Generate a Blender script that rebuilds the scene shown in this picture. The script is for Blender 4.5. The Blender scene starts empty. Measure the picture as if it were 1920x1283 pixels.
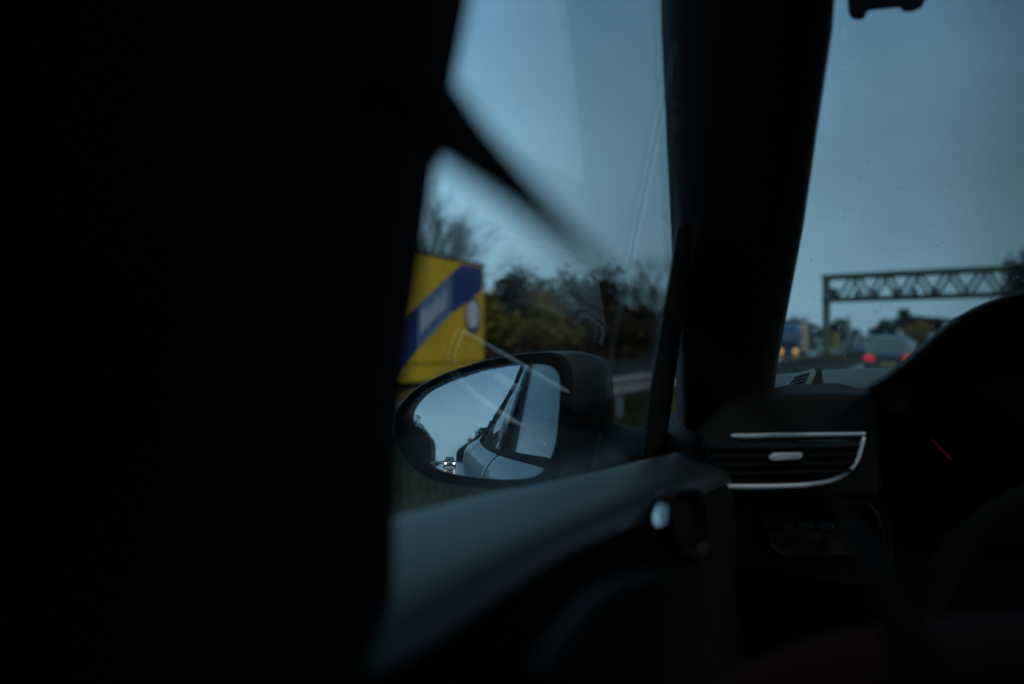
import bpy, bmesh, math, random
from mathutils import Vector, Matrix, Euler
R = math.radians
random.seed(7)

# ------------------------------------------------------------------ camera, sky, sun, exposure
sc = bpy.context.scene
col = sc.collection
F = 2666.7                                   # focal length in photograph pixels (50 mm on 36 mm)
YAW = math.atan(730 / F)
CAM = Vector((-0.50, 0.0, 1.25))
HOR = 647.0
cam_d = bpy.data.cameras.new('camera')
cam = bpy.data.objects.new('camera', cam_d); col.objects.link(cam)
cam.location = CAM
cam.rotation_euler = (R(90) + math.atan((HOR - 641.5) / F), 0, YAW)
cam_d.lens = 50; cam_d.sensor_width = 36; cam_d.clip_start = 0.02; cam_d.clip_end = 5000
cam_d.dof.use_dof = True; cam_d.dof.focus_distance = 2.05; cam_d.dof.aperture_fstop = 4.6; cam_d.dof.aperture_blades = 7
sc.camera = cam

w = bpy.data.worlds.new('World'); sc.world = w; w.use_nodes = True
nt = w.node_tree; nt.nodes.clear()
def nn(tree, t, **k):
    n = tree.nodes.new(t)
    for a, b in k.items(): setattr(n, a, b)
    return n
SUN_EL, SUN_AZ = R(40), R(90)
out = nn(nt, 'ShaderNodeOutputWorld'); bg = nn(nt, 'ShaderNodeBackground')
sky = nn(nt, 'ShaderNodeTexSky', sky_type='NISHITA', sun_disc=False)
sky.sun_elevation = SUN_EL; sky.sun_rotation = SUN_AZ; sky.air_density = 2; sky.dust_density = 4
tc = nn(nt, 'ShaderNodeTexCoord'); sep = nn(nt, 'ShaderNodeSeparateXYZ')
ramp = nn(nt, 'ShaderNodeValToRGB')
ramp.color_ramp.elements[0].position = 0.0; ramp.color_ramp.elements[0].color = (.200, .338, .430, 1)
ramp.color_ramp.elements[1].position = 1.0; ramp.color_ramp.elements[1].color = (.105, .200, .265, 1)
for p, c in ((.10, (.165, .300, .412, 1)), (.22, (.093, .196, .312, 1)), (.45, (.085, .185, .270, 1))):
    e = ramp.color_ramp.elements.new(p); e.color = c
mp = nn(nt, 'ShaderNodeMapping'); mp.inputs['Scale'].default_value = (1.6, 1.6, 3.2)
noi = nn(nt, 'ShaderNodeTexNoise'); noi.inputs['Scale'].default_value = 1.7; noi.inputs['Detail'].default_value = 5; noi.inputs['Roughness'].default_value = .45
nr = nn(nt, 'ShaderNodeMapRange'); nr.inputs[1].default_value = .3; nr.inputs[2].default_value = .7; nr.inputs[3].default_value = .72; nr.inputs[4].default_value = 1.28
dimming = nn(nt, 'ShaderNodeValToRGB'); dimming.color_ramp.interpolation = 'EASE'      # sky brightness by bearing: lens vignette painted in as a bank ahead and right
for k, (p, v) in enumerate(((-1, 1.55), (-.32, 1.45), (-.20, 1.08), (-.10, 1.12), (0, .80), (.09, .42), (.35, .38), (1, .55))):
    e = dimming.color_ramp.elements[k] if k < 2 else dimming.color_ramp.elements.new((p + 1) / 2)
    e.position = (p + 1) / 2; e.color = (v / 2, v / 2, v / 2, 1)
hx = nn(nt, 'ShaderNodeMapRange'); hx.inputs[1].default_value = -1; hx.inputs[2].default_value = 1; hx.inputs[3].default_value = 0; hx.inputs[4].default_value = 1
fy = nn(nt, 'ShaderNodeMapRange', interpolation_type='SMOOTHSTEP'); fy.inputs[1].default_value = -.4; fy.inputs[2].default_value = .4
az = nn(nt, 'ShaderNodeMix', data_type='FLOAT'); az.inputs[2].default_value = .62
mul = nn(nt, 'ShaderNodeMath', operation='MULTIPLY')
vm = nn(nt, 'ShaderNodeVectorMath', operation='SCALE')
sk = nn(nt, 'ShaderNodeVectorMath', operation='SCALE'); sk.inputs['Scale'].default_value = .05
mx = nn(nt, 'ShaderNodeMix', data_type='RGBA'); mx.inputs[0].default_value = .96
L = nt.links.new
L(tc.outputs['Generated'], sep.inputs[0]); L(sep.outputs['Z'], ramp.inputs[0])
L(tc.outputs['Generated'], mp.inputs[0]); L(mp.outputs[0], noi.inputs['Vector']); L(noi.outputs['Fac'], nr.inputs[0])
L(sep.outputs['X'], hx.inputs[0]); L(hx.outputs[0], dimming.inputs[0]); L(sep.outputs['Y'], fy.inputs[0]); L(fy.outputs[0], az.inputs[0]); L(dimming.outputs[0], az.inputs[3])
L(nr.outputs[0], mul.inputs[0]); L(az.outputs[0], mul.inputs[1])
L(ramp.outputs[0], vm.inputs[0]); L(mul.outputs[0], vm.inputs['Scale'])
L(sky.outputs[0], sk.inputs[0]); L(sk.outputs[0], mx.inputs[6]); L(vm.outputs[0], mx.inputs[7])
L(mx.outputs[2], bg.inputs[0]); bg.inputs[1].default_value = 3.0
L(bg.outputs[0], out.inputs[0])

sun_d = bpy.data.lights.new('sun', 'SUN'); sun_d.energy = 1.0; sun_d.angle = R(30); sun_d.color = (1, .88, .74)
sun = bpy.data.objects.new('sun', sun_d); col.objects.link(sun)
sun.rotation_euler = (R(90) - SUN_EL, 0, R(180) - SUN_AZ + R(0))
sun.location = (40, 0, 34)
sc.view_settings.view_transform = 'Standard'; sc.view_settings.look = 'None'
sc.view_settings.exposure = 0; sc.view_settings.gamma = 1; sc.view_settings.use_curve_mapping = False
sc.cycles.use_denoising = True
sc.cycles.max_bounces = 10; sc.cycles.transparent_max_bounces = 24; sc.cycles.glossy_bounces = 6
sc.cycles.sample_clamp_indirect = 4

# ------------------------------------------------------------------ layout helpers: a sight line, met with a plane of the place
FW = Vector((-math.sin(YAW), math.cos(YAW), 0)); RT = Vector((math.cos(YAW), math.sin(YAW), 0)); UP = Vector((0, 0, 1))
def ray(px, py): return FW + RT * ((px - 960) / F) + UP * ((HOR - py) / F)
def UX(px, py, x): d = ray(px, py); return CAM + d * ((x - CAM.x) / d.x)
def UY(px, py, y): d = ray(px, py); return CAM + d * ((y - CAM.y) / d.y)
def UD(px, py, t): return CAM + ray(px, py) * t
def hit(o, d, p, n): return o + d * ((p - o).dot(n) / d.dot(n))

def interp(tab, x):
    tab = sorted(tab)
    if x <= tab[0][0]: return tab[0][1]
    for (a, b), (c, d) in zip(tab, tab[1:]):
        if x <= c: return b + (d - b) * (x - a) / (c - a)
    return tab[-1][1]

# ------------------------------------------------------------------ materials
def mat(name, c, rough=.5, metal=0., spec=.5, var=.15, scale=12., bump=0., bscale=200., coat=0., emit=None, estr=0., c2=None, detail=4):
    m = bpy.data.materials.new(name); m.use_nodes = True
    t = m.node_tree; b = t.nodes['Principled BSDF']
    b.inputs['Roughness'].default_value = rough; b.inputs['Metallic'].default_value = metal
    b.inputs['Specular IOR Level'].default_value = spec
    b.inputs['Coat Weight'].default_value = coat
    co = nn(t, 'ShaderNodeTexCoord'); n = nn(t, 'ShaderNodeTexNoise'); n.inputs['Scale'].default_value = scale; n.inputs['Detail'].default_value = detail
    t.links.new(co.outputs['Object'], n.inputs['Vector'])
    r = nn(t, 'ShaderNodeValToRGB')
    ca = c2 if c2 else tuple(v * (1 - var) for v in c); cb = c if c2 else tuple(min(1, v * (1 + var)) for v in c)
    r.color_ramp.elements[0].position = .32; r.color_ramp.elements[1].position = .68
    r.color_ramp.elements[0].color = (*ca, 1); r.color_ramp.elements[1].color = (*cb, 1)
    t.links.new(n.outputs['Fac'], r.inputs[0]); t.links.new(r.outputs[0], b.inputs['Base Color'])
    if bump:
        n2 = nn(t, 'ShaderNodeTexNoise'); n2.inputs['Scale'].default_value = bscale; n2.inputs['Detail'].default_value = 3
        t.links.new(co.outputs['Object'], n2.inputs['Vector'])
        bp = nn(t, 'ShaderNodeBump'); bp.inputs['Strength'].default_value = bump; bp.inputs['Distance'].default_value = .01
        t.links.new(n2.outputs['Fac'], bp.inputs['Height']); t.links.new(bp.outputs[0], b.inputs['Normal'])
    if emit:
        b.inputs['Emission Color'].default_value = (*emit, 1); b.inputs['Emission Strength'].default_value = estr
    return m

def glass_mat(name, tint=(.86, .93, .92), ior=1.5, rough=0.):
    m = bpy.data.materials.new(name); m.use_nodes = True
    t = m.node_tree; t.nodes.clear()
    o = nn(t, 'ShaderNodeOutputMaterial'); tr = nn(t, 'ShaderNodeBsdfTransparent'); tr.inputs[0].default_value = (*tint, 1)
    g = nn(t, 'ShaderNodeBsdfGlossy'); g.inputs['Roughness'].default_value = rough; g.inputs[0].default_value = (1, 1, 1, 1)
    fr = nn(t, 'ShaderNodeFresnel'); fr.inputs[0].default_value = ior
    # both faces of a thin pane behave alike: take the outside index on either side
    ge = nn(t, 'ShaderNodeNewGeometry'); ir = nn(t, 'ShaderNodeMath', operation='MULTIPLY_ADD')
    ir.inputs[1].default_value = 1 / ior - ior; ir.inputs[2].default_value = ior
    t.links.new(ge.outputs['Backfacing'], ir.inputs[0]); t.links.new(ir.outputs[0], fr.inputs[0])
    mxs = nn(t, 'ShaderNodeMixShader')
    t.links.new(fr.outputs[0], mxs.inputs[0]); t.links.new(tr.outputs[0], mxs.inputs[1]); t.links.new(g.outputs[0], mxs.inputs[2]); t.links.new(mxs.outputs[0], o.inputs[0])
    return m

M = dict(
    plastic=mat('soft_black_plastic', (.007, .0072, .0075), .5, spec=.35, bump=.12, bscale=500),
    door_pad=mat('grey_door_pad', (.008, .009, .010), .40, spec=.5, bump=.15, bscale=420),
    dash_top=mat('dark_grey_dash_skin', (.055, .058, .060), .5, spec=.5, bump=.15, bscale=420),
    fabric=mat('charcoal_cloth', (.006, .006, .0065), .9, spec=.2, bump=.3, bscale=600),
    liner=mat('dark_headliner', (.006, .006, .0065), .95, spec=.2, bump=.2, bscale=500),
    belt=mat('black_webbing', (.008, .008, .009), .8, bump=.2, bscale=900),
    gloss=mat('gloss_black_trim', (.008, .008, .009), .12, coat=.6),
    rubber=mat('black_rubber', (.012, .012, .013), .6),
    chrome=mat('satin_chrome', (.95, .97, .98), .40, metal=.15, var=.03),
    silver=mat('silver_car_paint', (.30, .335, .35), .34, metal=.45, var=.03, scale=3, coat=.5),
    housing=mat('dark_mirror_shell', (.010, .011, .014), .38, spec=.45),
    polished=mat('polished_lever', (.9, .9, .95), .10, metal=1., var=.02),
    bezel=mat('black_mirror_bezel', (.004, .004, .0045), .7, spec=.15),
    shade_black=mat('shade_black_trim', (.004, .0042, .0045), .95, spec=.08, bump=.3, bscale=500),  # below the door pad's crease, shade is put in as a blacker material
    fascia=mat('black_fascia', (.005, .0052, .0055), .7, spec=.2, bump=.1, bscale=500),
    red_cloth=mat('red_jacket_cloth', (.045, .0015, .002), .9, spec=.1, bump=.3, bscale=300),
    skin=mat('skin', (.42, .25, .18), .55, var=.06), hair=mat('dark_hair', (.02, .014, .01), .7),
    trousers=mat('dark_denim', (.02, .025, .04), .9),
    needle=mat('red_needle', (.10, .002, .002), .7, emit=(1, .02, .03), estr=.016),
    tick=mat('pale_gauge_mark', (.35, .36, .36), .6),
    asphalt=mat('wet_asphalt', (.035, .037, .040), .13, spec=.5, scale=.6, bump=.10, bscale=3, var=.35),
    paint=mat('white_road_paint', (.55, .56, .55), .35, scale=8, var=.15),
    verge=mat('dull_verge_grass', (.036, .040, .012), .9, scale=.9, c2=(.022, .019, .008), bump=.5, bscale=9),
    grass=mat('grass_blade', (.070, .070, .015), .8, scale=1.2, c2=(.036, .042, .010)),
    galv=mat('galvanised_steel', (.42, .45, .46), .42, metal=.55, scale=5, var=.12),
    bark=mat('wet_bark', (.035, .028, .02), .9, scale=6, bump=.4, bscale=20),
    leaf_dark=mat('dark_green_leaf', (.022, .040, .020), .75, scale=1.5, c2=(.012, .022, .012)),
    leaf_olive=mat('yellowing_leaf', (.42, .26, .02), .75, scale=.8, c2=(.16, .125, .02)),
    leaf_brown=mat('russet_leaf', (.13, .062, .026), .8, scale=.9, c2=(.06, .034, .018)),
    leaf_grey=mat('grey_green_leaf', (.060, .065, .034), .8, scale=1.1, c2=(.035, .038, .022)),
    wood_far=mat('far_wood_foliage', (.026, .036, .030), .85, scale=.25, c2=(.014, .022, .020)),
    yellow=mat('yellow_curtain', (.64, .40, .004), .5, scale=.8, var=.12, bump=.2, bscale=2),
    navy=mat('navy_print', (.010, .035, .20), .45, var=.1),
    sky_blue=mat('pale_blue_print', (.10, .20, .36), .45, scale=3, var=.15),
    white_print=mat('white_print', (.62, .66, .74), .45, var=.06),
    truck_white=mat('white_cab_paint', (.55, .56, .55), .3, coat=.3),
    steel_dark=mat('dark_chassis', (.022, .022, .022), .6),
    blue_cab=mat('blue_cab_paint', (.015, .09, .32), .3, coat=.4, var=.08),
    beige=mat('beige_trailer', (.42, .40, .34), .5, var=.08),
    amber=mat('amber_lamp', (.8, .35, .03), .3, emit=(1., .48, .04), estr=1.0),
    red_lamp=mat('red_tail_lamp', (.5, .01, .01), .25, emit=(1., .015, .03), estr=.75),
    head_lamp=mat('white_head_lamp', (.9, .85, .8), .2, emit=(1., .74, .62), estr=26.),
    dim_red=mat('red_marker', (.5, .02, .01), .3, emit=(1, .05, .01), estr=.3),
    car_pale=mat('pale_blue_car_paint', (.20, .27, .30), .3, metal=.3, coat=.5, var=.04),
    navy_car=mat('dark_blue_car_paint', (.012, .016, .03), .35, coat=.3),
    car_dark=mat('dark_bumper', (.02, .022, .028), .5),
    car_glass=mat('sky_tinted_window', (.10, .13, .135), .12, spec=1., coat=.6),  # pale base colour stands for the sky reflected in the panes
    plate=mat('yellow_number_plate', (.75, .60, .03), .5, var=.05),
    gantry=mat('green_grey_gantry', (.12, .135, .085), .6, scale=2, var=.15),
    gantry_box=mat('dark_signal_box', (.035, .045, .045), .5),
    white_sign=mat('white_panel', (.5, .52, .52), .5, var=.05), blue_sign=mat('blue_panel', (.01, .10, .32), .45, var=.06),
    yellow_sign=mat('yellow_panel', (.5, .38, .02), .5, var=.08),
    col_grey=mat('pale_grey_column', (.24, .29, .31), .6, var=.08),
    drop=mat('rain_drop', (.5, .55, .58), .05, spec=.6),
    tyre=mat('tyre', (.014, .014, .014), .8), rim=mat('wheel_rim', (.3, .3, .31), .35, metal=.7),
    grille_pad=mat('grey_vent_pad', (.10, .105, .10), .6), grille_frame=mat('pale_vent_frame', (.12, .125, .115), .5), slat=mat('dark_slat', (.05, .036, .026), .5),
)
m = bpy.data.materials.new('mirror_silver'); m.use_nodes = True
b = m.node_tree.nodes['Principled BSDF']; b.inputs['Base Color'].default_value = (.88, .90, .92, 1); b.inputs['Metallic'].default_value = 1; b.inputs['Roughness'].default_value = 0.0
M['mirror'] = m
M['glass'] = glass_mat('side_glass', (.91, .96, .955), 1.68); M['screen'] = glass_mat('windscreen_glass', (.86, .92, .92))

# ------------------------------------------------------------------ mesh helpers
class MB:
    def __init__(s): s.v = []; s.f = []
    def add(s, vs, fs):
        o = len(s.v); s.v += [tuple(v) for v in vs]; s.f += [tuple(i + o for i in f) for f in fs]; return s
    def box(s, c, d, rot=None):
        hx, hy, hz = d[0] / 2, d[1] / 2, d[2] / 2
        vs = [Vector((x, y, z)) for x in (-hx, hx) for y in (-hy, hy) for z in (-hz, hz)]
        if rot: vs = [rot @ v for v in vs]
        return s.add([v + Vector(c) for v in vs], [(0, 1, 3, 2), (4, 6, 7, 5), (0, 4, 5, 1), (2, 3, 7, 6), (0, 2, 6, 4), (1, 5, 7, 3)])
    def bar(s, a, b, r, r2=None, n=6):
        return s.tube([a, b], [r, r2 if r2 is not None else r], n)
    def tube(s, pts, rs, n=8, cap=True):
        pts = [Vector(p) for p in pts]
        if not hasattr(rs, '__len__'): rs = [rs] * len(pts)
        rings = []
        ref = None
        for i, p in enumerate(pts):
            t = (pts[min(i + 1, len(pts) - 1)] - pts[max(i - 1, 0)]).normalized()
            if ref is None: ref = Vector((0, 0, 1)) if abs(t.z) < .9 else Vector((1, 0, 0))
            u = t.cross(ref).normalized(); v = u.cross(t).normalized(); ref = v
            rings.append([p + (u * math.cos(2 * math.pi * k / n) + v * math.sin(2 * math.pi * k / n)) * rs[i] for k in range(n)])
        return s.loft(rings, True, cap)
    def loft(s, rings, closed=True, cap=True):
        n = len(rings[0]); vs = [v for r in rings for v in r]; fs = []
        for i in range(len(rings) - 1):
            for k in range(n if closed else n - 1):
                a = i * n + k; b2 = i * n + (k + 1) % n
                fs.append((a, b2, b2 + n, a + n))
        if cap and closed:
            fs.append(tuple(range(n))[::-1]); fs.append(tuple(range((len(rings) - 1) * n, len(rings) * n)))
        return s.add(vs, fs)
    def prism(s, poly, off):
        off = Vector(off); n = len(poly); vs = [Vector(p) for p in poly] + [Vector(p) + off for p in poly]
        return s.add(vs, [tuple(range(n))[::-1], tuple(range(n, 2 * n))] + [(k, (k + 1) % n, n + (k + 1) % n, n + k) for k in range(n)])
    def mesh(s, name, m, smooth=False):
        me = bpy.data.meshes.new(name); me.from_pydata([tuple(v) for v in s.v], [], s.f); me.materials.append(m)
        bm = bmesh.new(); bm.from_mesh(me); bmesh.ops.recalc_face_normals(bm, faces=bm.faces); bm.to_mesh(me); bm.free()
        if smooth: me.polygons.foreach_set('use_smooth', [True] * len(me.polygons))
        return me
    def build(s, name, m, parent=None, smooth=False, subsurf=0, bevel=0, solid=0, auto=None):
        o = bpy.data.objects.new(name, s.mesh(name, m, smooth)); col.objects.link(o)
        if parent: o.parent = parent
        if solid:
            q = o.modifiers.new('solid', 'SOLIDIFY'); q.thickness = solid; q.offset = 0
        if bevel:
            q = o.modifiers.new('bevel', 'BEVEL'); q.width = bevel; q.segments = 2; q.limit_method = 'ANGLE'; q.angle_limit = R(40)
        if subsurf:
            q = o.modifiers.new('sub', 'SUBSURF'); q.levels = subsurf; q.render_levels = subsurf
        return o
def tag(o, label=None, cat=None, group=None, kind=None):
    if label: o['label'] = label
    if cat: o['category'] = cat
    if group: o['group'] = group
    if kind: o['kind'] = kind
    return o
def empty(name, loc=(0, 0, 0), rz=0):
    o = bpy.data.objects.new(name, None); col.objects.link(o); o.location = loc; o.rotation_euler = (0, 0, rz); o.empty_display_size = .2; return o
def copy_tree(o, parent=None):
    c = o.copy(); col.objects.link(c); c.parent = parent
    for ch in list(o.children): copy_tree(ch, c)
    return c
def sheet(name, x0, x1, y0, y1, z, m, nx=1, ny=1):
    b = MB(); vs = [(x0 + (x1 - x0) * i / nx, y0 + (y1 - y0) * j / ny, z) for j in range(ny + 1) for i in range(nx + 1)]
    b.add(vs, [(j * (nx + 1) + i, j * (nx + 1) + i + 1, (j + 1) * (nx + 1) + i + 1, (j + 1) * (nx + 1) + i) for j in range(ny) for i in range(nx)])
    return b.build(name, m)
def resample(poly, n):
    poly = [Vector(p) for p in poly]; seg = [(poly[(i + 1) % len(poly)] - poly[i]).length for i in range(len(poly))]; tot = sum(seg)
    res = []
    for k in range(n):
        t = tot * k / n; i = 0
        while t > seg[i] and i < len(seg) - 1: t -= seg[i]; i += 1
        res.append(poly[i].lerp(poly[(i + 1) % len(poly)], t / seg[i]))
    return res
def smooth_closed(pts, it=2):
    for _ in range(it):
        pts = [(pts[i - 1] + pts[i] * 2 + pts[(i + 1) % len(pts)]) / 4 for i in range(len(pts))]
    return pts
def catmull(pts, n=6):
    pts = [Vector(p) for p in pts]; P = [pts[0] * 2 - pts[1]] + pts + [pts[-1] * 2 - pts[-2]]; o = []
    for i in range(1, len(P) - 2):
        for k in range(n):
            t = k / n; a, b, c, d = P[i - 1], P[i], P[i + 1], P[i + 2]
            o.append(.5 * ((2 * b) + (c - a) * t + (2 * a - 5 * b + 4 * c - d) * t * t + (3 * b - a - 3 * c + d) * t ** 3))
    return o + [pts[-1]]

# ================================================================== THE SETTING
tag(sheet('ground', -900, 900, -900, 1200, -.06, M['verge'], 6, 6), kind='structure')
road = tag(sheet('carriageway', -3.1, 7.6, -900, 1200, 0, M['asphalt'], 1, 40), kind='structure')
opp = tag(sheet('opposite_carriageway', -18.6, -7.4, -900, 1200, 0, M['asphalt'], 1, 40), kind='structure')
def line(x, y0, y1, par, wd=.15):
    MB().add([(x - wd / 2, y0, .004), (x + wd / 2, y0, .004), (x + wd / 2, y1, .004), (x - wd / 2, y1, .004)], [(0, 1, 2, 3)]).build('edge_line', M['paint'], par)
line(-2.5, -300, 400, road); line(5.6, -300, 400, road); line(-8, -300, 400, opp); line(-16.2, -300, 400, opp)
dash = MB().add([(-.075, 0, .004), (.075, 0, .004), (.075, 3, .004), (-.075, 3, .004)], [(0, 1, 2, 3)]).mesh('lane_dash', M['paint'])
for k in range(-16, 22):
    for x, par in ((1.85, road), (-12.0, opp)):
        o = bpy.data.objects.new('lane_dash', dash); col.objects.link(o); o.parent = par; o.location = (x, k * 9, 0)

# grass of the central strip
def blades(name, n, x0, x1, y0, y1, h, label):
    b = MB(); rnd = random.Random(3)
    for _ in range(n):
        x = rnd.uniform(x0, x1); y = y0 + (y1 - y0) * rnd.random() ** 1.4; hh = h * rnd.uniform(.5, 1.5); a = rnd.uniform(0, 6.28); wd = rnd.uniform(.012, .03)
        lx, ly = rnd.uniform(-.12, .12), rnd.uniform(-.12, .12)
        c, s_ = math.cos(a) * wd, math.sin(a) * wd
        b.add([(x - c, y - s_, -.06), (x + c, y + s_, -.06), (x + lx, y + ly, -.06 + hh)], [(0, 1, 2)])
    return tag(b.build(name, M['grass']), label, 'grass', kind='stuff')
blades('verge_grass', 26000, -7.3, -3.3, 9, 48, .20, 'yellow-green grass of the strip beside the guard rail')

def tall_grass():
    b = MB(); rnd = random.Random(8)
    for _ in range(9000):
        y = 48 + 220 * rnd.random() ** 1.3; x = rnd.uniform(-7.2, -3.4); hh = rnd.uniform(.25, .6); a = rnd.uniform(0, 6.28); wd = rnd.uniform(.05, .11); c, s_ = math.cos(a) * wd, math.sin(a) * wd
        b.add([(x - c, y - s_, -.06), (x + c, y + s_, -.06), (x + rnd.uniform(-.15, .15), y, -.06 + hh)], [(0, 1, 2)])
    return tag(b.build('tall_verge_grass', M['verge']), 'tall dark grass on the central strip ahead, left of the road', 'grass', kind='stuff')
tall_grass()
# guard rail on the central strip
gr = tag(empty('guard_rail', (-4.7, 0, 0)), 'galvanised guard rail on the grass strip, seen through the side window', 'guard rail')
prof = [(0, .46), (.045, .50), (.045, .545), (0, .585), (0, .635), (.045, .675), (.045, .72), (0, .76)]
b = MB(); b.loft([[Vector((x, y, z)) for x, z in prof] for y in range(-130, 47, 4)], False, False); b.build('rail_beam', M['galv'], gr, solid=.006)
pm = MB().box((-.07, 0, .33), (.1, .06, .78)).mesh('post', M['galv'])
for y in range(-30, 47, 4):
    o = bpy.data.objects.new('post', pm); col.objects.link(o); o.parent = gr; o.location = (0, y, 0)

# ---- trees and bushes
def branch(b, p, d, ln, r, depth, rnd, tips, sides=5, up=.25):
    pts = [Vector(p)]; q = Vector(p); dd = Vector(d)
    for i in range(3):
        dd = (dd + Vector((rnd.uniform(-.25, .25), rnd.uniform(-.25, .25), rnd.uniform(-.1, up)))).normalized()
        q = q + dd * ln / 3; pts.append(q.copy())
    b.tube(pts, [r, r * .85, r * .65, r * .45], sides, False)
    tips.append((q.copy(), depth))
    if depth > 0:
        for k in range(rnd.choice((3, 4))):
            a = rnd.uniform(0, 6.28); st = pts[rnd.choice((1, 2, 3))]
            nd = (dd + Vector((math.cos(a), math.sin(a), rnd.uniform(-.1, .5))) * rnd.uniform(.5, .95)).normalized()
            branch(b, st, nd, ln * rnd.uniform(.55, .75), r * .45, depth - 1, rnd, tips, max(3, sides - 1), up)
def tree_meshes(seed, h, spread, leafm, nleaf, lsize, depth=3, bare=False):
    rnd = random.Random(seed); b = MB(); tips = []
    th = h * .3
    b.tube([(0, 0, -.2), (.05, 0, th * .5), (rnd.uniform(-.15, .15), rnd.uniform(-.15, .15), th)], [h * .028, h * .022, h * .018], 8, False)
    for k in range(5):
        a = k * 1.256 + rnd.uniform(-.4, .4); el = rnd.uniform(.5, 1.3)
        branch(b, (0, 0, th * rnd.uniform(.75, 1.)), Vector((math.cos(a) * spread, math.sin(a) * spread, el)).normalized(), h * .34, h * .012, depth, rnd, tips)
    branch(b, (0, 0, th), (0, 0, 1), h * .38, h * .014, depth, rnd, tips)
    c = MB(); ends = [t for t, dp in tips if dp <= 1]
    for i in range(nleaf):
        p = rnd.choice(ends) + Vector((rnd.gauss(0, 1), rnd.gauss(0, 1), rnd.gauss(0, 1))) * h * (.025 if bare else .045)
        n = Vector((rnd.gauss(0, 1), rnd.gauss(0, 1), rnd.gauss(0, 1))).normalized(); u = n.orthogonal().normalized(); v = n.cross(u)
        s_ = lsize * rnd.uniform(.5, 1.4)
        if bare:
            d = (p - Vector((0, 0, th))).normalized() + n * .6
            c.add([p - u * .012, p + u * .012, p + d.normalized() * s_ * 4], [(0, 1, 2)])
        else:
            c.add([p - u * s_, p + v * s_ * .55, p + u * s_, p - v * s_ * .55], [(0, 1, 2, 3)])
    return b.mesh('trunk', M['bark'], True), c.mesh('crown', leafm)
def place_tree(name, meshes, loc, label, cat, group=None, rz=0, s=1.):
    r = empty(name, loc, rz); r.scale = (s, s, s)
    for nm, me in zip(('trunk', 'crown'), meshes):
        o = bpy.data.objects.new(nm, me); col.objects.link(o); o.parent = r
    return tag(r, label, cat, group)
def ground_at(px, x): p = UX(px, HOR + 1, x); return (p.x, p.y, -.06)
bare = tree_meshes(11, 7.5, 1.0, M['leaf_dark'], 5200, .16, 3, True)
bare2 = tree_meshes(12, 9.5, .9, M['leaf_dark'], 4200, .18, 3, True)
darkt = tree_meshes(13, 6.8, .8, M['leaf_dark'], 2600, .17)
oliv = tree_meshes(14, 5.2, 1.1, M['leaf_olive'], 2600, .15)
greyt = tree_meshes(15, 6.0, 1.0, M['leaf_grey'], 2400, .15)
brown = tree_meshes(16, 5.0, 1.2, M['leaf_brown'], 2800, .16)
TG = 'roadside trees beyond the opposite carriageway'
for nm, me, px, x, lab, s, rz in (
    ('bare_tree', bare, 1232, -22, 'large bare dark tree nearest the windscreen pillar, seen through the side window', 1.14, .4),
    ('evergreen_tree', darkt, 1103, -23, 'dark pointed tree standing out of the brown hedge above the mirror', 1.12, 1.2),
    ('small_tree', greyt, 1040, -24, 'grey-green thin tree left of the dark pointed tree', .92, 2.),
    ('autumn_tree', oliv, 985, -22.5, 'yellow-olive autumn tree above the mirror housing', .98, .3),
    ('small_tree', greyt, 950, -23.5, 'grey thin tree just clear of the yellow trailer edge', 1.0, 4.),
    ('bare_tree', bare2, 800, -26, 'tall bare tree rising behind the yellow trailer roof', .92, 1.),
    ('bare_tree', bare2, 770, -27, 'bare tree at the dark pillar edge, behind the yellow trailer', 1.0, 3.),
    ('conifer_tree', darkt, 1487, -19.6, 'tall dark tree rising behind the blue lorry', 1.05, 2.2),
):
    place_tree(nm, me, ground_at(px, x), lab, 'tree', TG, rz, s)
bushm = []
for k, (lm, h) in enumerate((('leaf_olive', 3.6), ('leaf_brown', 3.4), ('leaf_grey', 3.2))):
    bushm.append(tree_meshes(30 + k, h, 1.5, M[lm], 2200, .16, 2))
for k, (px, kind, s, where) in enumerate((
    (925, 0, .95, 'olive bush right beside the yellow trailer'), (960, 1, .8, 'russet bush second from the yellow trailer'), (1000, 0, 1.0, 'olive bush behind the top of the mirror housing'),
    (1030, 0, .9, 'yellow-olive bush left of the reflected grille'), (1065, 1, .85, 'russet bush behind the reflected grille'), (1100, 1, .9, 'russet bush under the dark pointed tree'),
    (1130, 1, 1.05, 'russet bush right of the reflected grille'), (1160, 1, 1.1, 'russet bush midway between mirror and pillar'), (1190, 1, 1.15, 'dark russet bush left of the bare tree'),
    (1215, 1, 1.2, 'dark russet bush at the foot of the bare tree'), (1245, 1, 1.25, 'dark russet bush nearest the quarter light bar'), (1272, 1, 1.25, 'dark russet bush seen through the quarter light'))):
    place_tree('bush', bushm[kind], ground_at(px, -20.2 - (k % 3) * .7), where, 'bush', 'autumn bushes beyond the opposite carriageway', k * 1.7, s)
# right-hand trees ahead
rt1 = tree_meshes(21, 9.2, 1.0, M['leaf_dark'], 4200, .2)
place_tree('roadside_tree', rt1, (10.3, 112, -.06), 'big dark tree on the right covering the end of the gantry', 'tree', 'trees along the right verge', .5, .92)
place_tree('roadside_tree', rt1, (16.5, 104, -.06), 'taller dark tree at the right edge of the windscreen view', 'tree', 'trees along the right verge', 2.5, 1.12)
ylw = place_tree('autumn_tree', oliv, (UY(1722, HOR, 230).x, 230, -.06), 'yellowish tree right of the car ahead', 'tree', 'trees along the right verge', 1.5, 1.0)
place_tree('conifer_tree', tree_meshes(23, 10.5, .55, M['wood_far'], 2400, .5), (UY(1697, HOR, 420).x, 420, -.06), 'dark pointed tree highest in the far tree line', 'tree', None, 1.)

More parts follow.
